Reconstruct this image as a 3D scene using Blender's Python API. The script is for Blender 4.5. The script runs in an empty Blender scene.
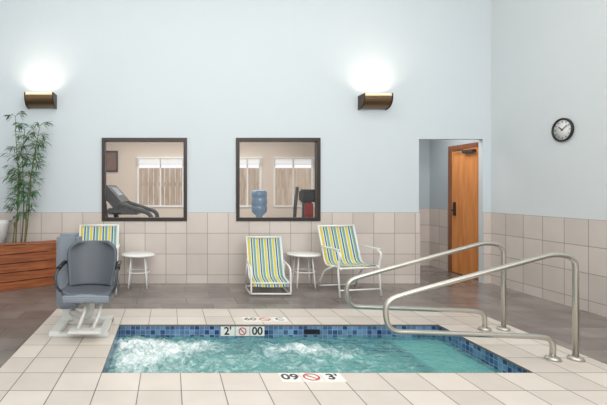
import bpy, bmesh, math, random
from mathutils import Vector, Matrix, noise
random.seed(7)
scene = bpy.context.scene
col = scene.collection
scene.view_settings.view_transform = 'Standard'
scene.view_settings.look = 'None'

# ------------------------------------------------------------------ materials
def srgb(r, g, b):
    def f(c):
        c /= 255.0
        return c/12.92 if c <= 0.04045 else ((c+0.055)/1.055)**2.4
    return (f(r), f(g), f(b), 1)

def new_mat(name):
    m = bpy.data.materials.new(name); m.use_nodes = True
    nt = m.node_tree
    return m, nt, nt.nodes['Principled BSDF']

def simple(name, c, rough=0.5, metal=0.0, var=0.06, vscale=20, bump=0.0, spec=0.5):
    m, nt, p = new_mat(name)
    geo = nt.nodes.new('ShaderNodeTexCoord')
    n = nt.nodes.new('ShaderNodeTexNoise'); n.inputs['Scale'].default_value = vscale
    n.inputs['Detail'].default_value = 4
    nt.links.new(geo.outputs['Object'], n.inputs['Vector'])
    mx = nt.nodes.new('ShaderNodeMix'); mx.data_type = 'RGBA'
    mx.inputs[6].default_value = tuple(v*(1-var) for v in c[:3])+(1,)
    mx.inputs[7].default_value = tuple(min(1, v*(1+var)) for v in c[:3])+(1,)
    nt.links.new(n.outputs['Fac'], mx.inputs[0])
    nt.links.new(mx.outputs[2], p.inputs['Base Color'])
    p.inputs['Roughness'].default_value = rough
    p.inputs['Metallic'].default_value = metal
    p.inputs['Specular IOR Level'].default_value = spec
    if bump:
        b = nt.nodes.new('ShaderNodeBump'); b.inputs['Strength'].default_value = bump
        b.inputs['Distance'].default_value = 0.01
        nt.links.new(n.outputs['Fac'], b.inputs['Height'])
        nt.links.new(b.outputs[0], p.inputs['Normal'])
    return m

def tile_mat(name, axes, off, w, h, c1, c2, cm, mortar=0.004, rough=0.35, nvar=0.12, nscale=3.0, spec=0.5, boff=0.0, bump=0.25):
    """square tile grid measured in metres on world position; axes = two of 'XYZ'"""
    m, nt, p = new_mat(name)
    N = nt.nodes; L = nt.links
    g = N.new('ShaderNodeNewGeometry')
    s = N.new('ShaderNodeSeparateXYZ'); L.new(g.outputs['Position'], s.inputs[0])
    c = N.new('ShaderNodeCombineXYZ')
    for i, a in enumerate(axes):
        ad = N.new('ShaderNodeMath'); ad.operation = 'ADD'
        L.new(s.outputs[a], ad.inputs[0]); ad.inputs[1].default_value = off[i] + 30*(w if i == 0 else h)
        L.new(ad.outputs[0], c.inputs[i])
    b = N.new('ShaderNodeTexBrick'); b.offset = boff; b.squash = 1.0
    b.inputs['Scale'].default_value = 1.0
    b.inputs['Brick Width'].default_value = w; b.inputs['Row Height'].default_value = h
    b.inputs['Mortar Size'].default_value = mortar; b.inputs['Mortar Smooth'].default_value = 0.2
    b.inputs['Color1'].default_value = c1; b.inputs['Color2'].default_value = c2
    b.inputs['Mortar'].default_value = cm
    L.new(c.outputs[0], b.inputs['Vector'])
    n = N.new('ShaderNodeTexNoise'); n.inputs['Scale'].default_value = nscale; n.inputs['Detail'].default_value = 8
    L.new(g.outputs['Position'], n.inputs['Vector'])
    mr = N.new('ShaderNodeMapRange'); mr.inputs['From Min'].default_value = .3; mr.inputs['From Max'].default_value = .7
    mr.inputs['To Min'].default_value = 1-nvar; mr.inputs['To Max'].default_value = 1+nvar
    L.new(n.outputs['Fac'], mr.inputs['Value'])
    mul = N.new('ShaderNodeVectorMath'); mul.operation = 'SCALE'
    L.new(b.outputs['Color'], mul.inputs[0]); L.new(mr.outputs[0], mul.inputs['Scale'])
    L.new(mul.outputs[0], p.inputs['Base Color'])
    p.inputs['Roughness'].default_value = rough
    p.inputs['Specular IOR Level'].default_value = spec
    bp = N.new('ShaderNodeBump'); bp.invert = True; bp.inputs['Strength'].default_value = bump; bp.inputs['Distance'].default_value = 0.003
    L.new(b.outputs['Fac'], bp.inputs['Height']); L.new(bp.outputs[0], p.inputs['Normal'])
    return m

def emit(name, c, s):
    m, nt, p = new_mat(name)
    p.inputs['Base Color'].default_value = c
    p.inputs['Emission Color'].default_value = c
    p.inputs['Emission Strength'].default_value = s
    return m

def wood(name, c1, c2, scale=(1, 1, 14), rough=0.45):
    m, nt, p = new_mat(name)
    N = nt.nodes; L = nt.links
    tc = N.new('ShaderNodeTexCoord'); mp = N.new('ShaderNodeMapping'); mp.inputs['Scale'].default_value = scale
    L.new(tc.outputs['Object'], mp.inputs[0])
    n = N.new('ShaderNodeTexNoise'); n.inputs['Scale'].default_value = 2.2; n.inputs['Detail'].default_value = 6
    n.inputs['Distortion'].default_value = 0.6
    L.new(mp.outputs[0], n.inputs['Vector'])
    r = N.new('ShaderNodeValToRGB'); r.color_ramp.elements[0].position = .3; r.color_ramp.elements[1].position = .72
    r.color_ramp.elements[0].color = c1; r.color_ramp.elements[1].color = c2
    L.new(n.outputs['Fac'], r.inputs[0]); L.new(r.outputs[0], p.inputs['Base Color'])
    p.inputs['Roughness'].default_value = rough
    return m

paint = simple('blue_paint', srgb(209, 218, 223), 0.75, var=0.015, vscale=2)
paint_r = simple('blue_paint_brightened', srgb(219, 225, 227), 0.75, var=0.015, vscale=2)  # blue wall paint lightened: the right wall's brighter light is put into its colour
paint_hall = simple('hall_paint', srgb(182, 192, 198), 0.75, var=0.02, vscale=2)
ceil_m = simple('ceiling_paint', srgb(238, 238, 235), 0.8, var=0.01)
beige = simple('beige_paint', srgb(220, 208, 196), 0.8, var=0.02, vscale=2)
T1, T2, TM = srgb(217, 207, 200), srgb(205, 195, 188), srgb(146, 136, 130)
tile_back = tile_mat('wall_tile_back', 'XZ', (0.06, -1.04), .305, .305, T1, T2, TM, nvar=.04)
tile_side = tile_mat('wall_tile_side', 'YZ', (-0.07, -1.04), .305, .305, T1, T2, TM, nvar=.04)
deck_tile = tile_mat('deck_tile', 'XY', (.51, -3.29), .2936, .2936, srgb(218, 209, 199), srgb(203, 193, 184), srgb(112, 103, 95), nvar=.05, rough=.4)
floor_tile = tile_mat('grey_floor_tile', 'XY', (.1, .2), .61, .305, srgb(136, 128, 123), srgb(114, 107, 103), srgb(84, 78, 74), mortar=.003, nvar=.22, nscale=2.5, rough=.19, boff=.5, bump=.1)
mos_x = tile_mat('mosaic_back', 'XZ', (0, 0), .05, .05, srgb(22, 52, 108), srgb(108, 146, 182), srgb(150, 168, 184), mortar=.0025, nvar=.25, nscale=9, rough=.15)
mos_y = tile_mat('mosaic_side', 'YZ', (0, 0), .05, .05, srgb(22, 52, 108), srgb(108, 146, 182), srgb(150, 168, 184), mortar=.0025, nvar=.25, nscale=9, rough=.15)
plaster = simple('pool_plaster', srgb(228, 240, 236), .6, var=.05, vscale=6)
steel = simple('brushed_steel', srgb(200, 196, 188), .33, 1.0, var=.03)
white_pl = simple('white_enamel', srgb(240, 240, 238), .35, var=.02)
dark_frame = simple('dark_bronze_frame', srgb(46, 36, 33), .4, var=.1)
bronze = simple('sconce_bronze', srgb(118, 94, 70), .3, .75, var=.12, vscale=8)
sc_dark = simple('sconce_dark', srgb(60, 46, 36), .4, .3, var=.1)
lamp_em = emit('lamp_tube_glow', (1, .9, .74, 1), 2.0)
black = simple('black_plastic', srgb(28, 28, 30), .4)
dgrey = simple('dark_grey_plastic', srgb(60, 64, 70), .45)
red_m = simple('red_plastic', srgb(165, 40, 42), .4)
door_wood = wood('door_oak', srgb(214, 130, 66), srgb(238, 162, 94), (6, 6, .7))
frame_wood = wood('frame_wood', srgb(122, 74, 48), srgb(152, 96, 64), (6, 6, .7))
plank = wood('planter_redwood', srgb(118, 60, 34), srgb(186, 112, 68), (1.2, 1.2, 16))
fence_m = wood('fence_wood', srgb(196, 170, 144), srgb(230, 214, 194), (5, 5, .8), .8)
soil = simple('soil', srgb(70, 52, 40), .95, var=.3, vscale=60, bump=.6)
leaf_m = simple('leaf_green', srgb(72, 116, 72), .5, var=.5, vscale=14)
cane_m = simple('cane', srgb(112, 112, 66), .5, var=.3, vscale=25)
lift_grey = simple('lift_seat_grey', srgb(90, 96, 104), .5, var=.05, vscale=30)
lift_cover = simple('lift_cover_grey', srgb(132, 141, 151), .6, var=.06, vscale=12)
lift_white = simple('lift_white', srgb(220, 220, 216), .35, var=.03)
mark_white = simple('marker_white', srgb(236, 234, 228), .3, var=.02)
mark_black = simple('marker_black', srgb(25, 25, 28), .4)
mark_red = simple('marker_red', srgb(190, 50, 50), .4)
mark_faded = simple('marker_faded', srgb(110, 102, 96), .4)
carpet = simple('gym_carpet', srgb(120, 110, 104), .9, var=.15, vscale=60)
gravel = simple('outside_ground', srgb(190, 182, 170), .9, var=.15, vscale=30)

def stripe_mat():
    m, nt, p = new_mat('striped_sling')
    N = nt.nodes; L = nt.links
    uv = N.new('ShaderNodeUVMap'); uv.uv_map = 'UVMap'
    s = N.new('ShaderNodeSeparateXYZ'); L.new(uv.outputs[0], s.inputs[0])
    mu = N.new('ShaderNodeMath'); mu.operation = 'MULTIPLY'; mu.inputs[1].default_value = 4.0
    fr = N.new('ShaderNodeMath'); fr.operation = 'FRACT'
    L.new(s.outputs[0], mu.inputs[0]); L.new(mu.outputs[0], fr.inputs[0])
    r = N.new('ShaderNodeValToRGB'); r.color_ramp.interpolation = 'CONSTANT'
    cr = r.color_ramp
    seq = [(0, srgb(214, 198, 82)), (.28, srgb(236, 236, 224)), (.36, srgb(56, 112, 162)), (.54, srgb(232, 236, 230)),
           (.62, srgb(150, 176, 90)), (.76, srgb(104, 158, 192)), (.92, srgb(236, 236, 224))]
    cr.elements[0].position = 0; cr.elements[0].color = seq[0][1]
    cr.elements[1].position = seq[1][0]; cr.elements[1].color = seq[1][1]
    for q, c in seq[2:]:
        e = cr.elements.new(q); e.color = c
    L.new(fr.outputs[0], r.inputs[0]); L.new(r.outputs[0], p.inputs['Base Color'])
    p.inputs['Roughness'].default_value = .8
    return m
sling_m = stripe_mat()

def glass_mat(name, tint=(1, 1, 1, 1), refl=.07):
    m = bpy.data.materials.new(name); m.use_nodes = True
    nt = m.node_tree; nt.nodes.clear()
    o = nt.nodes.new('ShaderNodeOutputMaterial'); mx = nt.nodes.new('ShaderNodeMixShader')
    t = nt.nodes.new('ShaderNodeBsdfTransparent'); t.inputs[0].default_value = tint
    g = nt.nodes.new('ShaderNodeBsdfGlossy'); g.inputs['Roughness'].default_value = .02
    mx.inputs[0].default_value = refl
    nt.links.new(t.outputs[0], mx.inputs[1]); nt.links.new(g.outputs[0], mx.inputs[2]); nt.links.new(mx.outputs[0], o.inputs[0])
    return m
glass = glass_mat('window_glass', refl=.04)

# ------------------------------------------------------------------ builders
def link(o, parent=None):
    col.objects.link(o)
    if parent is not None:
        o.parent = parent
    return o

def mesh(name, verts, faces, mat, parent=None, smooth=False, bevel=0, seg=2):
    me = bpy.data.meshes.new(name); me.from_pydata([tuple(v) for v in verts], [], faces); me.update()
    bm = bmesh.new(); bm.from_mesh(me)
    bmesh.ops.recalc_face_normals(bm, faces=bm.faces)
    if bevel:
        bmesh.ops.bevel(bm, geom=list(bm.edges), offset=bevel, segments=seg, affect='EDGES', clamp_overlap=True)
    bm.to_mesh(me); bm.free()
    me.materials.append(mat)
    if smooth:
        for p in me.polygons: p.use_smooth = True
    o = bpy.data.objects.new(name, me)
    return link(o, parent)

def boxgeo(a, b):
    (x0, y0, z0), (x1, y1, z1) = a, b
    v = [(x0,y0,z0),(x1,y0,z0),(x1,y1,z0),(x0,y1,z0),(x0,y0,z1),(x1,y0,z1),(x1,y1,z1),(x0,y1,z1)]
    f = [(0,3,2,1),(4,5,6,7),(0,1,5,4),(1,2,6,5),(2,3,7,6),(3,0,4,7)]
    return v, f

def boxes(name, lst, mat, parent=None, bevel=0, M=None):
    V = []; F = []
    for a, b in lst:
        v, f = boxgeo(a, b)
        k = len(V)
        V += [tuple(M @ Vector(q)) for q in v] if M else v
        F += [tuple(i+k for i in q) for q in f]
    return mesh(name, V, F, mat, parent, bevel=bevel)

def box(name, a, b, mat, parent=None, bevel=0, M=None):
    return boxes(name, [(a, b)], mat, parent, bevel, M)

def fillet(pts, r, n=6, closed=False):
    pts = [Vector(p) for p in pts]
    out = []
    N = len(pts)
    for i, p in enumerate(pts):
        if not closed and i in (0, N-1):
            out.append(p); continue
        a = pts[(i-1) % N]; b = pts[(i+1) % N]
        d1 = (a-p); d2 = (b-p)
        rr = r if not isinstance(r, (list, tuple)) else r[i]
        t = min(rr, d1.length*.48, d2.length*.48)
        A = p + d1.normalized()*t; B = p + d2.normalized()*t
        for k in range(n+1):
            s = k/n
            out.append(A*(1-s)**2 + p*2*s*(1-s) + B*s**2)
    return out

def tubegeo(pts, rad, n=10, closed=False):
    pts = [Vector(p) for p in pts]
    N = len(pts); V = []; F = []
    tang = []
    for i in range(N):
        if closed: t = pts[(i+1) % N]-pts[i-1]
        else: t = pts[min(i+1, N-1)]-pts[max(i-1, 0)]
        tang.append(t.normalized())
    up = Vector((0, 0, 1)) if abs(tang[0].z) < .9 else Vector((1, 0, 0))
    nrm = (up - tang[0]*up.dot(tang[0])).normalized()
    for i in range(N):
        nrm = (nrm - tang[i]*nrm.dot(tang[i])).normalized()
        bn = tang[i].cross(nrm)
        rr = rad[i] if isinstance(rad, list) else rad
        for k in range(n):
            a = 2*math.pi*k/n
            V.append(tuple(pts[i] + (nrm*math.cos(a)+bn*math.sin(a))*rr))
    for i in range(N if closed else N-1):
        j = (i+1) % N
        for k in range(n):
            l = (k+1) % n
            F.append((i*n+k, i*n+l, j*n+l, j*n+k))
    if not closed:
        F.append(tuple(range(n))[::-1]); F.append(tuple((N-1)*n+k for k in range(n)))
    return V, F

def tubes(name, lst, mat, parent=None, n=10):
    V = []; F = []
    for item in lst:
        pts, r = item[0], item[1]
        closed = item[2] if len(item) > 2 else False
        v, f = tubegeo(pts, r, n, closed); k = len(V)
        V += v; F += [tuple(i+k for i in q) for q in f]
    o = mesh(name, V, F, mat, parent)
    for p in o.data.polygons:
        p.use_smooth = len(p.vertices) == 4
    return o

def lathe(name, prof, mat, parent=None, n=32, center=(0, 0, 0), smooth=True, caps=True):
    V = []; F = []
    cx, cy, cz = center
    for r, z in prof:
        for k in range(n):
            a = 2*math.pi*k/n
            V.append((cx+max(r, .0005)*math.cos(a), cy+max(r, .0005)*math.sin(a), cz+z))
    for i in range(len(prof)-1):
        for k in range(n):
            l = (k+1) % n
            F.append((i*n+k, i*n+l, (i+1)*n+l, (i+1)*n+k))
    if caps:
        F.append(tuple(range(n))[::-1]); F.append(tuple((len(prof)-1)*n+k for k in range(n)))
    o = mesh(name, V, F, mat, parent)
    for p in o.data.polygons: p.use_smooth = smooth and len(p.vertices) == 4
    return o

def prism(name, poly, z0, z1, mat, parent=None, bevel=0):
    n = len(poly)
    V = [(x, y, z0) for x, y in poly]+[(x, y, z1) for x, y in poly]
    F = [tuple(range(n))[::-1], tuple(range(n, 2*n))]+[(i, (i+1) % n, n+(i+1) % n, n+i) for i in range(n)]
    return mesh(name, V, F, mat, parent, bevel=bevel)

def extrude_x(name, prof, x0, x1, mat, parent=None, bevel=0):
    n = len(prof)
    V = [(x0, y, z) for y, z in prof]+[(x1, y, z) for y, z in prof]
    F = [tuple(range(n)), tuple(range(n, 2*n))[::-1]]+[(i, (i+1) % n, n+(i+1) % n, n+i) for i in range(n)]
    return mesh(name, V, F, mat, parent, bevel=bevel)

def thing(name, loc, label, cat, group=None, rot=0):
    e = bpy.data.objects.new(name, None); e.empty_display_size = .1
    col.objects.link(e); e.location = loc; e.rotation_euler = (0, 0, rot)
    e['label'] = label; e['category'] = cat
    if group: e['group'] = group
    return e

def copy_thing(src, loc, rot=None, label=None):
    t = src.copy(); col.objects.link(t); t.location = loc
    if rot is not None: t.rotation_euler = (0, 0, rot)
    if label: t['label'] = label
    def rec(s, d):
        for c in list(s.children):
            k = c.copy(); k.parent = d; k.matrix_parent_inverse = c.matrix_parent_inverse.copy()
            col.objects.link(k); rec(c, k)
    rec(src, t)
    return t

def struct(o):
    o['kind'] = 'structure'; return o

def textmesh(name, body, size, mat, M, parent=None):
    cu = bpy.data.curves.new('txt', 'FONT'); cu.body = body; cu.size = size
    cu.align_x = 'CENTER'; cu.align_y = 'CENTER'; cu.extrude = .0006; cu.offset = size*.022
    t = bpy.data.objects.new('txt', cu); col.objects.link(t)
    dg = bpy.context.evaluated_depsgraph_get()
    me = bpy.data.meshes.new_from_object(t.evaluated_get(dg))
    bpy.data.objects.remove(t)
    me.transform(M); me.materials.clear(); me.materials.append(mat)
    o = bpy.data.objects.new(name, me)
    return link(o, parent)

# ------------------------------------------------------------------ room shell
YB = 6.47; XR = 4.72; XL = -3.2; YF = -2.5; H = 5.0; TH = .09; WZ = 1.04
wins = [(-1.0, .25), (.97, 2.206)]; wz0, wz1 = .914, 2.135
dx0, dx1, dz = 3.66, 4.60, 2.12
y0, y1 = YB, YB+TH
wb = boxes('wall_back', [
    ((XL, y0, 0), (-1.0, y1, H)), ((.25, y0, 0), (.97, y1, H)), ((2.206, y0, 0), (dx0, y1, H)), ((dx1, y0, 0), (XR, y1, H)),
    ((-1.0, y0, 0), (.25, y1, wz0)), ((-1.0, y0, wz1), (.25, y1, H)),
    ((.97, y0, 0), (2.206, y1, wz0)), ((.97, y0, wz1), (2.206, y1, H)), ((dx0, y0, dz), (dx1, y1, H))], paint)
struct(wb)
struct(box('wall_right', (XR, YF, 0), (XR+.15, YB+TH, H), paint_r))
struct(box('wall_left', (XL-.15, YF, 0), (XL, YB+TH, H), paint))
struct(box('ceiling', (XL-.15, YF, H), (XR+.15, YB+TH, H+.1), ceil_m))
t = .012
struct(boxes('trim_1', [((XL, YB-t, 0), (-1.0, YB, WZ)), ((.25, YB-t, 0), (.97, YB, WZ)), ((2.206, YB-t, 0), (dx0, YB, WZ)),
    ((dx1, YB-t, 0), (XR, YB, WZ)), ((-1.0, YB-t, 0), (.25, YB, wz0)), ((.97, YB-t, 0), (2.206, YB, wz0))], tile_back))
struct(box('trim_2', (XR-t, YF, 0), (XR, YB-t, WZ), tile_side))
struct(box('trim_3', (XL, YF, 0), (XL+t, YB-t, WZ), tile_side))
cx0, cx1, cy1, cy0 = -1.30, 3.42, 5.066, 1.0
struct(boxes('floor', [((XL, YF, -.1), (cx0, YB, 0)), ((cx1, YF, -.1), (XR, YB, 0)), ((cx0, cy1, -.1), (cx1, YB, 0)),
    ((cx0, YF, -.1), (cx1, cy0, 0)), ((3.4, YB, -.1), (XR+.1, 8.1, 0))], floor_tile))

# hallway behind the opening
HY = 8.0
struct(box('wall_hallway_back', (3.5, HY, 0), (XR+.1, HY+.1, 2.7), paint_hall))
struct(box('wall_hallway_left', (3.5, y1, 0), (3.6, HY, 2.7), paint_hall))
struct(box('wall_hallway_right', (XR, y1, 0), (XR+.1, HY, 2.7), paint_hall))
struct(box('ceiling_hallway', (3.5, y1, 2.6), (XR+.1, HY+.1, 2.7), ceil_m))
struct(box('trim_4', (3.6, HY-t, 0), (XR, HY, WZ), tile_back))
struct(box('trim_5', (XR-t, 7.47, 0), (XR, HY-t, WZ), tile_side))
struct(box('trim_6', (dx0-.001, YB-t, 0), (dx0+.01, y1, WZ), tile_side))

dr = box('door_1', (XR-.02, 6.62, .01), (XR+.0, 7.34, 2.03), door_wood, bevel=.002); struct(dr)
boxes('door_frame', [((XR-.03, 7.34, 0), (XR, 7.42, 2.1)), ((XR-.03, 6.565, 0), (XR, 6.62, 2.1)), ((XR-.03, 6.62, 2.03), (XR, 7.34, 2.1))], frame_wood, dr)
box('lock_plate', (XR-.036, 7.23, .95), (XR-.02, 7.29, 1.17), black, dr, bevel=.002)
tubes('door_lever', [(fillet([(XR-.02, 7.26, 1.04), (XR-.085, 7.26, 1.04), (XR-.085, 7.14, 1.04)], .02), .011)], black, dr)
boxes('door_closer', [((XR-.08, 6.75, 1.95), (XR-.02, 7.0, 2.0)), ((XR-.07, 7.0, 2.0), (XR-.05, 7.25, 2.015))], dgrey, dr, bevel=.004)

def win(name, x0, x1, mull=False):
    fw, fd = .05, .03
    e = boxes(name, [((x0, y0-fd, wz0), (x0+fw, y1, wz1)), ((x1-fw, y0-fd, wz0), (x1, y1, wz1)),
                     ((x0+fw, y0-fd, wz0), (x1-fw, y1, wz0+fw)), ((x0+fw, y0-fd, wz1-fw), (x1-fw, y1, wz1))], dark_frame, bevel=.003)
    struct(e)
    box('window_pane', (x0+fw, y0+.05, wz0+fw), (x1-fw, y0+.056, wz1-fw), glass, e)
    return e
win('window_1', *wins[0]); win('window_2', *wins[1])

# ------------------------------------------------------------------ fitness room behind the windows
GY = 10.0; gx0, gx1 = -2.2, 3.5
ew = [(-.75, .32), (1.45, 2.08), (2.35, 3.28)]; ez0, ez1 = .98, 2.12
segs = []
xs = gx0
for a, b in ew:
    segs.append(((xs, GY, 0), (a, GY+.12, 2.7))); segs.append(((a, GY, 0), (b, GY+.12, ez0))); segs.append(((a, GY, ez1), (b, GY+.12, 2.7))); xs = b
segs.append(((xs, GY, 0), (gx1, GY+.12, 2.7)))
struct(boxes('wall_gym_back', segs, beige))
struct(box('wall_gym_left', (gx0-.1, y1, 0), (gx0, GY+.12, 2.7), beige))
struct(box('wall_gym_right', (gx1-.1, y1, 0), (gx1, GY, 2.7), beige))
struct(box('ceiling_gym', (gx0-.1, y1, 2.7), (gx1, GY+.12, 2.78), ceil_m))
struct(box('floor_gym', (gx0, y1, -.1), (gx1, GY, 0), carpet))
for i, (a, b) in enumerate(ew):
    e = boxes('window_%d' % (i+3), [((a, GY-.02, ez0), (a+.04, GY+.1, ez1)), ((b-.04, GY-.02, ez0), (b, GY+.1, ez1)),
        ((a+.04, GY-.02, ez0), (b-.04, GY+.1, ez0+.04)), ((a+.04, GY-.02, ez1-.04), (b-.04, GY+.1, ez1)),
        (((a+b)/2-.015, GY+.02, ez0+.04), ((a+b)/2+.015, GY+.06, ez1-.04))], white_pl); struct(e)
    bl = thing('window_blind', ((a+b)/2, GY-.03, ez1), 'white slatted blind raised over the gym window', 'blind', 'gym window blinds')
    w2 = (b-a)/2
    boxes('slats', [((-w2, -.03, -.03-.028*k-.006), (w2, .0, -.03-.028*k+.006)) for k in range(1, 6)], white_pl, bl)
    box('head_rail', (-w2, -.035, -.04), (w2, .005, 0), white_pl, bl)
struct(box('ground_outside', (-6, GY+.12, -.1), (9, 16, -.02), gravel))
fe = thing('fence', (1, 12.2, -.02), 'weathered light wooden board fence outside the gym windows', 'fence')
boxes('fence_boards', [((-5.5+.15*k, 0, 0), (-5.5+.15*k+.143, .02, 2.0)) for k in range(78)], fence_m, fe)
boxes('fence_rail', [((-5.5, .02, .4), (6.2, .06, .5))], fence_m, fe)
boxes('fence_rail', [((-5.5, .02, 1.5), (6.2, .06, 1.6))], fence_m, fe)

pf = thing('framed_picture', (-1.34, GY-.001, 2.02), 'small dark-framed picture on the gym wall', 'picture')
boxes('picture_frame', [((-.16, -.03, -.24), (-.12, 0, .24)), ((.12, -.03, -.24), (.16, 0, .24)), ((-.12, -.03, -.24), (.12, 0, -.2)), ((-.12, -.03, .2), (.12, 0, .24))], dark_frame, pf)
box('picture_print', (-.12, -.012, -.2), (.12, 0, .2), simple('print', srgb(120, 88, 74), .5, var=.4, vscale=8), pf)

# treadmill
tm = thing('treadmill', (-.42, 7.25, 0), 'black treadmill with console and handrails behind the glass', 'treadmill', rot=math.radians(-6))
box('running_deck', (-.45, -.38, .1), (1.1, .38, .2), black, tm, bevel=.02)
box('running_belt', (-.4, -.25, .2), (1.08, .25, .208), dgrey, tm)
box('motor_hood', (-.75, -.36, .04), (-.45, .36, .3), dgrey, tm, bevel=.04)
for s in (-1, 1):
    tubes('upright', [(fillet([(-.45, s*.36, .15), (-.6, s*.36, 1.2)], .05), .045)], black, tm)
    tubes('handrail', [(fillet([(-.58, s*.34, 1.24), (-.3, s*.34, 1.14), (.15, s*.34, 1.0), (.2, s*.34, .75), (-.48, s*.34, .5)], .08), .035)], black, tm)
Mc = Matrix.Translation((-.5, 0, 1.27)) @ Matrix.Rotation(math.radians(-42), 4, 'Y')
box('console', (-.08, -.38, -.22), (.08, .38, .2), black, tm, bevel=.03, M=Mc)
box('display', (.08, -.2, -.06), (.086, .2, .12), simple('screen', srgb(110, 125, 135), .2), tm, M=Mc)
box('tray', (-.55, -.34, .98), (-.05, .34, 1.08), black, tm, bevel=.02)

# elliptical trainer
el = thing('elliptical_trainer', (2.36, 7.5, 0), 'dark elliptical trainer with red housing behind the glass', 'exercise machine')
boxes('base', [((-.3, -.5, 0), (.3, -.42, .07)), ((-.3, .42, 0), (.3, .5, .07)), ((-.05, -.45, .02), (.05, .45, .1))], black, el, bevel=.01)
lathe('flywheel_housing', [(0, -.08), (.26, -.08), (.29, -.04), (.29, .04), (.26, .08), (0, .08)], red_m, el).data.transform(Matrix.Translation((0, .2, .38)) @ Matrix.Rotation(math.pi/2, 4, 'Y'))
box('mast', (-.08, .05, .3), (.08, .13, 1.22), dgrey, el, bevel=.015)
box('console', (-.15, -.0, 1.16), (.15, .08, 1.38), black, el, bevel=.03)
box('console_trim', (-.07, -.05, .9), (.07, .0, 1.15), red_m, el, bevel=.01)
for s in (-1, 1):
    tubes('swing_arm', [(fillet([(s*.24, .1, .3), (s*.24, 0, .8), (s*.26, -.12, 1.1), (s*.22, -.1, 1.42)], .12), .03)], black, el)
    box('pedal', (s*.18-.07, -.4, .25), (s*.18+.07, 0, .3), black, el, bevel=.015)

# water cooler
wc = thing('water_cooler', (1.53, 7.55, 0), 'white water cooler with blue bottle on top', 'water cooler')
box('cabinet', (-.15, -.15, 0), (.15, .15, .9), white_pl, wc, bevel=.02)
for s in (-.045, .045):
    box('tap', (s-.015, -.19, .7), (s+.015, -.15, .74), dgrey, wc, bevel=.004)
lathe('bottle', [(.05, .9), (.06, .93), (.13, 1.0), (.135, 1.08), (.125, 1.1), (.135, 1.12), (.135, 1.22), (.125, 1.24), (.135, 1.26), (.13, 1.34), (.1, 1.37), (0, 1.37)], simple('bottle_blue', srgb(110, 140, 170), .12, var=.15, vscale=6), wc)

# ------------------------------------------------------------------ sconces
sc = thing('wall_sconce', (-1.87, YB, 2.68), 'bronze wall sconce washing light up the blue wall', 'wall lamp', 'bronze wall sconces')
prof = [(0, .07), (0, -.11)]
for k in range(9):
    a = k/8*math.pi/2
    prof.append((-.03-.17*math.sin(a), -.11+.14*(1-math.cos(a))))
prof += [(-.2, .07), (-.185, .07), (-.185, .02), (-.01, .02), (-.01, .07)]
extrude_x('lamp_housing', prof, -.195, .195, bronze, sc)
for s in (-1, 1):
    pr = [(0, .085), (0, -.12)] + [(-.03-.18*math.sin(k/8*math.pi/2), -.12+.15*(1-math.cos(k/8*math.pi/2))) for k in range(9)] + [(-.21, .085)]
    extrude_x('end_cap', pr, s*.2-.008, s*.2+.008, sc_dark, sc)
tubes('lamp_tube', [([(-.17, -.09, .05), (.17, -.09, .05)], .018)], lamp_em, sc)
box('front_lip', (-.19, -.208, .045), (.19, -.2, .075), simple('lip_brass', srgb(226, 206, 170), .3, .3), sc)
sc2 = copy_thing(sc, (2.97, YB, 2.665))
for x, z in ((-1.87, 2.68), (2.97, 2.665)):
    l = bpy.data.lights.new('sconce_light', 'AREA'); l.shape = 'RECTANGLE'; l.size = .36; l.size_y = .1
    l.energy = 3.6; l.color = (1, .86, .68); l.spread = math.radians(130)
    o = bpy.data.objects.new('sconce_light', l); col.objects.link(o); o.location = (x, YB-.17, z+.07)
    o.rotation_euler = (math.radians(180), 0, 0)

# ------------------------------------------------------------------ clock
ck = thing('wall_clock', (XR, 5.27, 2.09), 'round white wall clock with black rim', 'clock')
Rm = Matrix.Rotation(-math.pi/2, 4, 'Y')
def onwall(o): o.data.transform(Rm); return o
onwall(lathe('clock_rim', [(.115, .004), (.138, .004), (.142, .03), (.134, .036), (.122, .03), (.12, .018)], black, ck, 48, caps=False))
onwall(lathe('clock_face', [(0.0, .0), (.12, .0), (.12, .02), (0, .02)], white_pl, ck, 48))
for k in range(12):
    box('hour_mark', (-.024, -.003, .09), (-.0205, .003, .108), black, ck, M=Matrix.Rotation(k*math.pi/6, 4, 'X'))
box('hour_hand', (-.027, -.005, -.01), (-.024, .005, .06), black, ck, M=Matrix.Rotation(math.radians(-50), 4, 'X'))
box('minute_hand', (-.03, -.004, -.015), (-.027, .004, .09), black, ck, M=Matrix.Rotation(math.radians(55), 4, 'X'))

# ------------------------------------------------------------------ pool
PX0, PX1, PY0, PY1 = -.51, 2.72, 3.29, 4.465
WL = -.12
pool = thing('hot_tub_pool', (0, 0, 0), 'sunken tiled spa pool with pale tile surround and blue mosaic waterline', 'pool')
def ring(name, ox0, oy0, ox1, oy1, ix0, iy0, ix1, iy1, z0, z1, mat, parent, bevel=0):
    return boxes(name, [((ox0, oy0, z0), (ox1, iy0, z1)), ((ox0, iy1, z0), (ox1, oy1, z1)), ((ox0, iy0, z0), (ix0, iy1, z1)), ((ix1, iy0, z0), (ox1, iy1, z1))], mat, parent)
ring('pool_coping', cx0, cy0, cx1, cy1, PX0, PY0, PX1, PY1, -.012, .004, deck_tile, pool)
B0 = -.0125
box('mosaic_band', (PX0-.02, PY1+.001, -.3), (PX1+.02, PY1+.02, B0), mos_x, pool)
box('mosaic_band', (PX0-.02, PY0-.02, -.3), (PX1+.02, PY0-.001, B0), mos_x, pool)
box('mosaic_band', (PX0-.02, PY0, -.3), (PX0-.001, PY1, B0), mos_y, pool)
box('mosaic_band', (PX1+.001, PY0, -.3), (PX1+.02, PY1, B0), mos_y, pool)
ring('basin_wall', PX0-.1, PY0-.1, PX1+.1, PY1+.1, PX0-.001, PY0-.001, PX1+.001, PY1+.001, -1.0, -.301, plaster, pool)
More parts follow.
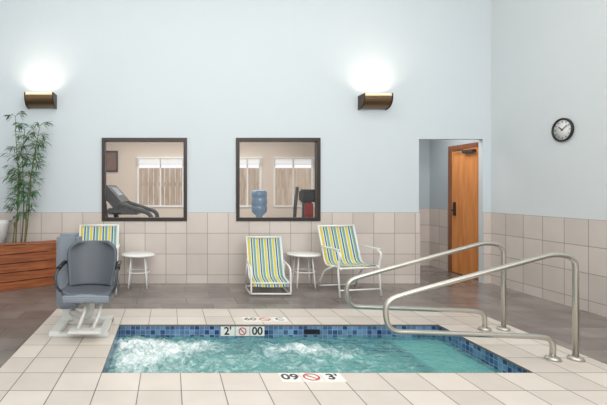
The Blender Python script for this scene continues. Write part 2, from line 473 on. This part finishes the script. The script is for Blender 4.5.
box('basin_floor', (PX0-.1, PY0-.1, -1.05), (PX1+.1, PY1+.1, -.95), plaster, pool)
box('entry_step', (2.22, PY0, -.95), (PX1, PY1, -.155), plaster, pool)
box('entry_step', (1.95, PY0, -.95), (2.22, PY1, -.36), plaster, pool)
boxes('step_edge_tile', [((2.20, PY0, -.205), (2.245, PY1, -.152))], mos_y, pool)
box('skimmer_mouth', (1.36, PY1-.004, -.095), (1.52, PY1+.0, -.045), mark_black, pool)

def no_dive(parent, M, R=.05):
    V = []; F = []; n = 28
    for k in range(n):
        a = 2*math.pi*k/n
        for r in (R, R*.76):
            V.append(M @ Vector((r*math.cos(a), r*math.sin(a), 0.001)))
    for k in range(n):
        l = (k+1) % n
        F.append((2*k, 2*k+1, 2*l+1, 2*l))
    c = math.cos(math.radians(45))
    k = len(V)
    for s, tt in ((-1, -1), (1, -1), (1, 1), (-1, 1)):
        u = s*R*.85; w = tt*R*.11
        V.append(M @ Vector((u*c-w*c, -u*c-w*c, .0012)))
    F.append((k, k+1, k+2, k+3))
    mesh('no_diving_ring', V, F, mark_red, parent)
    V = [M @ Vector((x*R, y*R, .0008)) for x, y in [(-.45, .25), (-.25, .4), (.05, .15), (.4, -.25), (.3, -.35), (-.05, -.1), (-.3, .1)]]
    mesh('diver_figure', V, [tuple(range(len(V)))], mark_black, parent)

def marker(cx, cy, zt, a, b, mat_t, vertical=False, plate=mark_white, sz=.13, pitch=.155, hh=.072):
    if vertical:
        M = Matrix.Translation((cx, cy, zt)) @ Matrix.Rotation(math.pi/2, 4, 'X')
    else:
        M = Matrix.Translation((cx, cy, zt))
    e = boxes('depth_marker', [((-pitch*1.5+pitch*k+.003, -hh, -.006), (-pitch*1.5+pitch*(k+1)-.003, hh, 0)) for k in range(3)], plate, pool, M=M)
    textmesh('marker_digits', a, sz, mat_t, M @ Matrix.Translation((-pitch, 0, .001)), e)
    textmesh('marker_digits', b, sz, mat_t, M @ Matrix.Translation((pitch, 0, .001)), e)
    no_dive(e, M, hh*.85)
marker(1.03, 3.205, .008, '09', "3'", mark_black)
marker(1.0, 4.64, .008, '60', 'C', mark_faded, plate=mark_white)
marker(.735, PY1-.006, -.062, "2'", '00', mark_black, vertical=True, sz=.11, pitch=.15, hh=.047)

# water
nx, ny = 280, 108
V = []; F = []; foam = []
cent = [(-.32, 3.9, .22, .35, .9), (-.02, 4.12, .28, .22, 1.0), (.33, 4.2, .2, .13, .7), (-.35, 4.25, .2, .15, .85), (1.22, 4.13, .34, .14, .8), (1.6, 4.0, .25, .15, .35), (.9, 3.85, .7, .22, .3), (.1, 3.6, .5, .25, .4), (1.6, 3.6, .5, .22, .22)]
for j in range(ny+1):
    for i in range(nx+1):
        x = PX0+(PX1-PX0)*i/nx; y = PY0+(PY1-PY0)*j/ny
        m = min(1.1, sum(w*math.exp(-((x-a)/sx)**2-((y-b)/sy)**2) for a, b, sx, sy, w in cent))
        p = Vector((x*3.5, y*3.5, 3)); q = Vector((x*11, y*14, 8)); r = Vector((x*26, y*30, 5)); r2 = Vector((x*50, y*55, 1))
        calm = .35 if x > 2.2 else 1
        z = WL + calm*(.014*noise.noise(p)+.014*noise.noise(q)) + m*(.036*noise.noise(q)+.032*noise.noise(r)+.012*noise.noise(r2)+.010)
        z = min(z, -.075)
        V.append((x, y, z)); foam.append(max(0, min(1, m)))
for j in range(ny):
    for i in range(nx):
        a = j*(nx+1)+i
        F.append((a, a+1, a+nx+2, a+nx+1))
wm = bpy.data.materials.new('spa_water'); wm.use_nodes = True
nt = wm.node_tree; N = nt.nodes; L = nt.links; p = N['Principled BSDF']; out = N['Material Output']
at = N.new('ShaderNodeAttribute'); at.attribute_name = 'foam'
g = N.new('ShaderNodeNewGeometry')
n1 = N.new('ShaderNodeTexNoise'); n1.inputs['Scale'].default_value = 10; n1.inputs['Detail'].default_value = 10; n1.inputs['Roughness'].default_value = .72; n1.inputs['Distortion'].default_value = 1.4
L.new(g.outputs['Position'], n1.inputs['Vector'])
ad = N.new('ShaderNodeMath'); ad.operation = 'MULTIPLY_ADD'; L.new(at.outputs['Fac'], ad.inputs[0]); ad.inputs[1].default_value = .36
L.new(n1.outputs['Fac'], ad.inputs[2])
rp = N.new('ShaderNodeMapRange'); rp.inputs['From Min'].default_value = .56; rp.inputs['From Max'].default_value = .92
L.new(ad.outputs[0], rp.inputs['Value'])
mx = N.new('ShaderNodeMix'); mx.data_type = 'RGBA'
mx.inputs[6].default_value = srgb(120, 180, 180); mx.inputs[7].default_value = srgb(236, 243, 243)
L.new(rp.outputs[0], mx.inputs[0]); L.new(mx.outputs[2], p.inputs['Base Color'])
p.inputs['Roughness'].default_value = .12
tr = N.new('ShaderNodeBsdfTransparent'); tr.inputs[0].default_value = srgb(188, 232, 230)
ms = N.new('ShaderNodeMixShader')
fc = N.new('ShaderNodeMapRange'); fc.inputs['To Min'].default_value = .5; fc.inputs['To Max'].default_value = 1
L.new(rp.outputs[0], fc.inputs['Value']); L.new(fc.outputs[0], ms.inputs[0])
L.new(tr.outputs[0], ms.inputs[1]); L.new(p.outputs[0], ms.inputs[2]); L.new(ms.outputs[0], out.inputs[0])
n2 = N.new('ShaderNodeTexNoise'); n2.inputs['Scale'].default_value = 22; n2.inputs['Detail'].default_value = 4
L.new(g.outputs['Position'], n2.inputs['Vector'])
bp = N.new('ShaderNodeBump'); bp.inputs['Strength'].default_value = .7; bp.inputs['Distance'].default_value = .014
L.new(n2.outputs['Fac'], bp.inputs['Height']); L.new(bp.outputs[0], p.inputs['Normal'])
wo = mesh('pool_water', V, F, wm, smooth=True)
atr = wo.data.attributes.new('foam', 'FLOAT', 'POINT'); atr.data.foreach_set('value', foam)
wo['label'] = 'churning turquoise spa water with white foam'; wo['category'] = 'water'; wo['kind'] = 'stuff'

# ------------------------------------------------------------------ grab rails
gr = thing('pool_handrail', (0, 3.546, 0.004), 'curved stainless steel grab rail beside the spa steps', 'handrail', 'pool handrails')
rp_ = fillet([(3.27, 0, 0), (3.27, 0, .82), (3.10, 0, .855), (1.96, 0, .545), (1.72, 0, .47), (1.76, 0, .225), (1.97, 0, .220), (2.95, 0, .185), (3.085, 0, .165), (3.085, 0, 0)],
             [0, .17, .12, .18, .16, .13, .1, .1, .1, 0], 10)
tubes('rail_tube', [(rp_, .0215)], steel, gr, 16)
for x in (3.27, 3.085):
    lathe('escutcheon', [(.023, .03), (.05, .02), (.058, 0), (.023, 0)], steel, gr, 24, (x, 0, 0))
copy_thing(gr, (-.01, 4.3, .004))

# ------------------------------------------------------------------ sling chairs
def sling(name, path, w, parent, rad=.012):
    pts = fillet([(0, y, z) for y, z in path], .09, 8)
    n = 12; V = []; F = []; UV = []
    Lp = len(pts)
    for i, q in enumerate(pts):
        for k in range(n+1):
            u = k/n
            sag = -.018*math.sin(math.pi*u)
            V.append((-w/2+w*u, q.y-sag*.6, q.z+sag*.6)); UV.append((u, i/Lp))
    for i in range(Lp-1):
        for k in range(n):
            a = i*(n+1)+k
            F.append((a, a+1, a+n+2, a+n+1))
    me = bpy.data.meshes.new(name); me.from_pydata(V, [], F)
    uvl = me.uv_layers.new(name='UVMap')
    for lp in me.loops: uvl.data[lp.index].uv = UV[lp.vertex_index]
    me.materials.append(sling_m)
    for pp in me.polygons: pp.use_smooth = True
    o = bpy.data.objects.new(name, me); link(o, parent)
    md = o.modifiers.new('thick', 'SOLIDIFY'); md.thickness = .004
    return o

def side(x, pts, r): return fillet([(x, y, z) for y, z in pts], r, 7)
def bar(x, y, z, r, parent): tubes('cross_bar', [([(-x, y, z), (x, y, z)], r)], white_pl, parent)

def build_armchair(loc, rot, label):
    e = thing('patio_chair', loc, label, 'chair', 'striped patio chairs', rot)
    w = .51; hw = w/2+.012
    path = [(.28, .86), (.10, .37), (-.24, .40)]
    sling('sling_seat', path, w, e)
    for s in (-1, 1):
        tubes('side_rail', [(side(s*hw, [(.29, .88), (.10, .36), (-.24, .39), (-.29, .36)], .09), .012)], white_pl, e)
        tubes('arm_frame', [(side(s*(hw+.02), [(-.29, .012), (-.24, .38), (-.30, .56), (-.2, .60), (.18, .61)], .08), .012)], white_pl, e)
        tubes('rear_leg', [(side(s*(hw+.01), [(-.12, .38), (.12, .28), (.28, .012)], .08), .012)], white_pl, e)
        box('armrest', (s*(hw+.02)-.020, -.26, .598), (s*(hw+.02)+.020, .08, .618), white_pl, e, bevel=.008)
    bar(hw, .287, .87, .012, e); bar(hw, -.27, .375, .012, e); bar(hw+.01, .26, .05, .010, e); bar(hw+.02, -.28, .10, .010, e)
    return e
chA = build_armchair((2.375, 5.88, 0), math.radians(10), 'white-framed patio chair with striped sling, turned beside the white side table')
copy_thing(chA, (-.99, 5.95, 0), math.radians(2), 'white-framed patio chair with striped sling behind the pool lift')

def build_low(loc, rot):
    e = thing('lounge_chair', loc, 'low white-framed lounge chair with blue and yellow striped sling', 'chair', 'striped patio chairs', rot)
    w = .45; hw = w/2+.012
    path = [(.22, .70), (.02, .20), (-.24, .17), (-.27, .12)]
    sling('sling_seat', path, w, e)
    for s in (-1, 1):
        tubes('side_rail', [(side(s*hw, [(.23, .72), (.02, .19), (-.25, .17)], .08), .012)], white_pl, e)
        tubes('arm_frame', [(side(s*(hw+.018), [(.22, .012), (-.27, .012), (-.25, .36), (.12, .40)], .08), .012)], white_pl, e)
        tubes('rear_leg', [(side(s*(hw+.018), [(.06, .38), (.25, .012)], .05), .012)], white_pl, e)
    bar(hw, .225, .71, .012, e); bar(hw+.018, -.275, .03, .012, e); bar(hw, -.255, .165, .011, e); bar(hw+.018, .23, .02, .011, e)
    return e
build_low((1.31, 5.95, 0), math.radians(-1))

tb = thing('side_table', (-.445, 6.17, 0), 'small round white metal side table', 'side table', 'white side tables')
lathe('table_top', [(0, .455), (.225, .455), (.235, .462), (.235, .474), (.225, .48), (0, .48)], white_pl, tb, 40)
for k in range(4):
    a = math.pi/4+k*math.pi/2; c, s = math.cos(a), math.sin(a)
    tubes('leg', [(fillet([(c*.13, s*.13, .458), (c*.16, s*.16, .2), (c*.18, s*.18, .008)], .05), .010)], white_pl, tb)
tubes('leg_ring', [([(math.cos(i*math.pi/12)*.155, math.sin(i*math.pi/12)*.155, .23) for i in range(24)], .007, True)], white_pl, tb, 8)
copy_thing(tb, (1.88, 6.2, 0))

# ------------------------------------------------------------------ pool lift
lf = thing('pool_lift', (-.79, 4.2, .004), 'grey pool lift chair on white base at the pool edge', 'pool lift')
box('mast_cover', (-.36, .22, .16), (-.13, .44, .92), lift_cover, lf, bevel=.035)
box('mast', (-.31, .27, 0.03), (-.19, .39, .2), lift_white, lf, bevel=.01)
boxes('base_frame', [((-.34, -.10, 0), (-.24, .45, .045)), ((.12, -.1, 0), (.2, .45, .045)), ((-.34, .28, 0.0), (.2, .40, .05)), ((-.34, -.12, 0), (.22, -.05, .03))], lift_white, lf, bevel=.008)
tubes('support_arm', [(fillet([(-.23, .31, .12), (-.06, .15, .12), (.02, .05, .16), (.04, .02, .36)], .08), .035)], lift_white, lf)
for x in (0, .14):
    tubes('foot_bracket', [(fillet([(x, -.02, .34), (x, -.12, .24), (x-.05, -.2, .10)], .05), .016)], lift_white, lf)
box('footrest', (-.13, -.28, .075), (.17, -.14, .10), lift_white, lf, bevel=.01)
def shell(name, outline_fn, nu, nv, thick, mat):
    V = []; F = []
    for j in range(nv+1):
        for i in range(nu+1):
            V.append(outline_fn(i/nu*2-1, j/nv))
    for j in range(nv):
        for i in range(nu):
            a = j*(nu+1)+i; F.append((a, a+1, a+nu+2, a+nu+1))
    o = mesh(name, V, F, mat, lf, smooth=True)
    md = o.modifiers.new('s', 'SOLIDIFY'); md.thickness = thick; md.offset = 0
    m2 = o.modifiers.new('b', 'BEVEL'); m2.width = .012; m2.segments = 3; m2.angle_limit = 1.0
    return o
def back_fn(u, v):
    hw = .205+.035*math.sin(min(1, v*1.2)*math.pi*.5)
    top = .42*v
    if v > .72:
        k = (v-.72)/.28; hw *= (1-k**2.6*.38)
    return (u*hw+.03, .12+.10*v-.10*(abs(u)**2.4), .44+top)
shell('backrest', back_fn, 16, 16, .035, lift_grey)
def seat_fn(u, v):
    hw = .24 if v < .8 else .24*(1-((v-.8)/.2)**2*.18)
    return (u*hw+.03, .17-.40*v, .42-.02*math.sin(math.pi*v)+.035*abs(u)**3 + (-.05*max(0, v-.8)/.2*.6))
shell('seat', seat_fn, 14, 12, .045, lift_grey)
extrude_x('seat_front', [(-.22, .42), (-.25, .40), (-.25, .355), (-.2, .335), (0, .345), (.1, .36), (.1, .39)], -.18, .24, lift_cover, lf, bevel=.008)
for s in (-1, 1):
    x = .03+s*.27
    tubes('armrest', [(fillet([(.03+s*.19, .18, .62), (x, .16, .66), (x, -.05, .65), (x+s*.01, -.2, .61), (x, -.23, .49), (.03+s*.22, -.14, .41)], .09, 8), .013)], dgrey, lf)
    tubes('arm_pad', [([(x, .10, .66), (x, -.05, .652), (x+s*.005, -.12, .634)], .022)], black, lf)

# ------------------------------------------------------------------ planter and plants
pl = thing('planter_box', (0, 0, 0), 'corner planter of reddish wooden planks on the floor', 'planter')
A = Vector((-1.66, 6.40, 0)); B = Vector((-3.15, 5.31, 0)); d = (B-A); Ln = d.length; ang = math.atan2(d.y, d.x)
MP = Matrix.Translation(A) @ Matrix.Rotation(ang, 4, 'Z')
boxes('planks', [((0, -.0, .0+.124*k), (Ln, .03, .0+.124*k+.114)) for k in range(5)], plank, pl, bevel=.004, M=MP)
box('rim_board', (-.0, -.0, .62), (Ln, .045, .645), plank, pl, bevel=.004, M=MP)
prism('soil_fill', [(-1.78, 6.40), (-3.15, 6.40), (-3.15, 5.40)], .02, .58, soil, pl)
pt = thing('plant_pot', (-2.47, 6.15, .58), 'white round plant pot standing in the wooden planter', 'pot')
lathe('pot_body', [(.12, 0), (.15, .01), (.2, .3), (.215, .33), (.215, .36), (.2, .36), (.19, .3), (.14, .28)], white_pl, pt, 32)
lathe('pot_soil', [(0, .3), (.185, .3), (.185, .32), (0, .32)], soil, pt, 24)

bb = thing('bamboo_plant', (-2.1, 6.15, .58), 'tall slender bamboo plant with narrow green leaves', 'plant')
canes = []; leaves_V = []; leaves_F = []
def leaf(p, dirv, ln, w):
    dirv = dirv.normalized(); sv = dirv.cross(Vector((0, 0, 1)))
    if sv.length < .1: sv = Vector((1, 0, 0))
    sv = (sv.normalized() + Vector((random.uniform(-.5, .5), random.uniform(-.5, .5), random.uniform(-.4, .4)))).normalized()
    k = len(leaves_V)
    a = p; b = p+dirv*ln*.35; c = p+dirv*ln*.7+Vector((0, 0, -.01)); e = p+dirv*ln+Vector((0, 0, -.03))
    leaves_V.extend([a, b-sv*w, b+sv*w, c-sv*w*.7, c+sv*w*.7, e])
    leaves_F.extend([(k, k+1, k+2), (k+1, k+3, k+4, k+2), (k+3, k+5, k+4)])
stems = [(-.04, .0, -.04, .0, 1.82), (.0, .05, .06, .05, 1.66), (.05, -.03, .24, -.05, 1.45), (-.06, -.05, .04, -.1, 1.2), (.03, .06, .24, .1, 1.7)]
for sx, sy, ex, ey, h in stems:
    pts = []
    for k in range(13):
        q = k/12
        pts.append(Vector((sx+(ex-sx)*q+.02*math.sin(q*6+sx*30), sy+(ey-sy)*q, h*q)))
    canes.append((pts, [.011*(1-.65*k/12) for k in range(13)]))
    for k in range(3, 13):
        for r in range(3 if k > 4 else 1):
            if random.random() < .15: continue
            a = random.uniform(0, 2*math.pi); ln = random.uniform(.10, .22)*(1.15-.3*k/12)
            dv = Vector((math.cos(a), math.sin(a)*.7, random.uniform(.2, .8))).normalized()
            tip = pts[k]+dv*ln
            if tip.y > .20: tip.y = .20
            canes.append(([pts[k], pts[k]+(tip-pts[k])*.5+Vector((0, 0, .015)), tip], [.003, .0025, .0015]))
            for q in range(8):
                s = random.uniform(.35, 1.0)
                pp = pts[k]+(tip-pts[k])*s
                a2 = a+random.uniform(-1.3, 1.3)
                dl = Vector((math.cos(a2), min(.2, math.sin(a2)*.7), random.uniform(-.7, .35)))
                leaf(pp, dl, random.uniform(.08, .13), random.uniform(.008, .014))
tubes('canes', canes, cane_m, bb, 6)
mesh('leaves', leaves_V, leaves_F, leaf_m, bb)

# ------------------------------------------------------------------ lights
def area(name, loc, rot, sx, sy, e, c=(1, 1, 1)):
    l = bpy.data.lights.new(name, 'AREA'); l.shape = 'RECTANGLE'; l.size = sx; l.size_y = sy; l.energy = e; l.color = c
    o = bpy.data.objects.new(name, l); col.objects.link(o); o.location = loc; o.rotation_euler = rot
    return o
area('ceiling_light', (.7, 3.4, 4.9), (0, 0, 0), 5.5, 3.5, 108, (1, .97, .93))
area('back_wall_fill', (1.2, -2.2, 4.15), (math.radians(90), 0, math.radians(-6)), 7, 1.5, 240, (1, .985, .955))  # unseen fill lamp added behind the camera to brighten the back wall
area('gym_light', (.6, 8.4, 2.65), (0, 0, 0), 4, 2, 80, (1, .97, .92))
area('hallway_light', (4.1, 7.0, 2.55), (0, 0, 0), .6, .6, 10, (1, .95, .9))
w = bpy.data.worlds.new('world'); scene.world = w; w.use_nodes = True
bg = w.node_tree.nodes['Background']; bg.inputs[0].default_value = (.98, .985, 1, 1); bg.inputs[1].default_value = 1.03

# ------------------------------------------------------------------ camera
cam = bpy.data.cameras.new('camera'); co = bpy.data.objects.new('camera', cam); col.objects.link(co)
co.location = (0, 0, 1.37); co.rotation_euler = (math.pi/2, 0, 0)
cam.sensor_width = 36; cam.lens = 440/607*36
cam.shift_x = (303.5-170)/607; cam.shift_y = -(202.5-190)/607
scene.camera = co
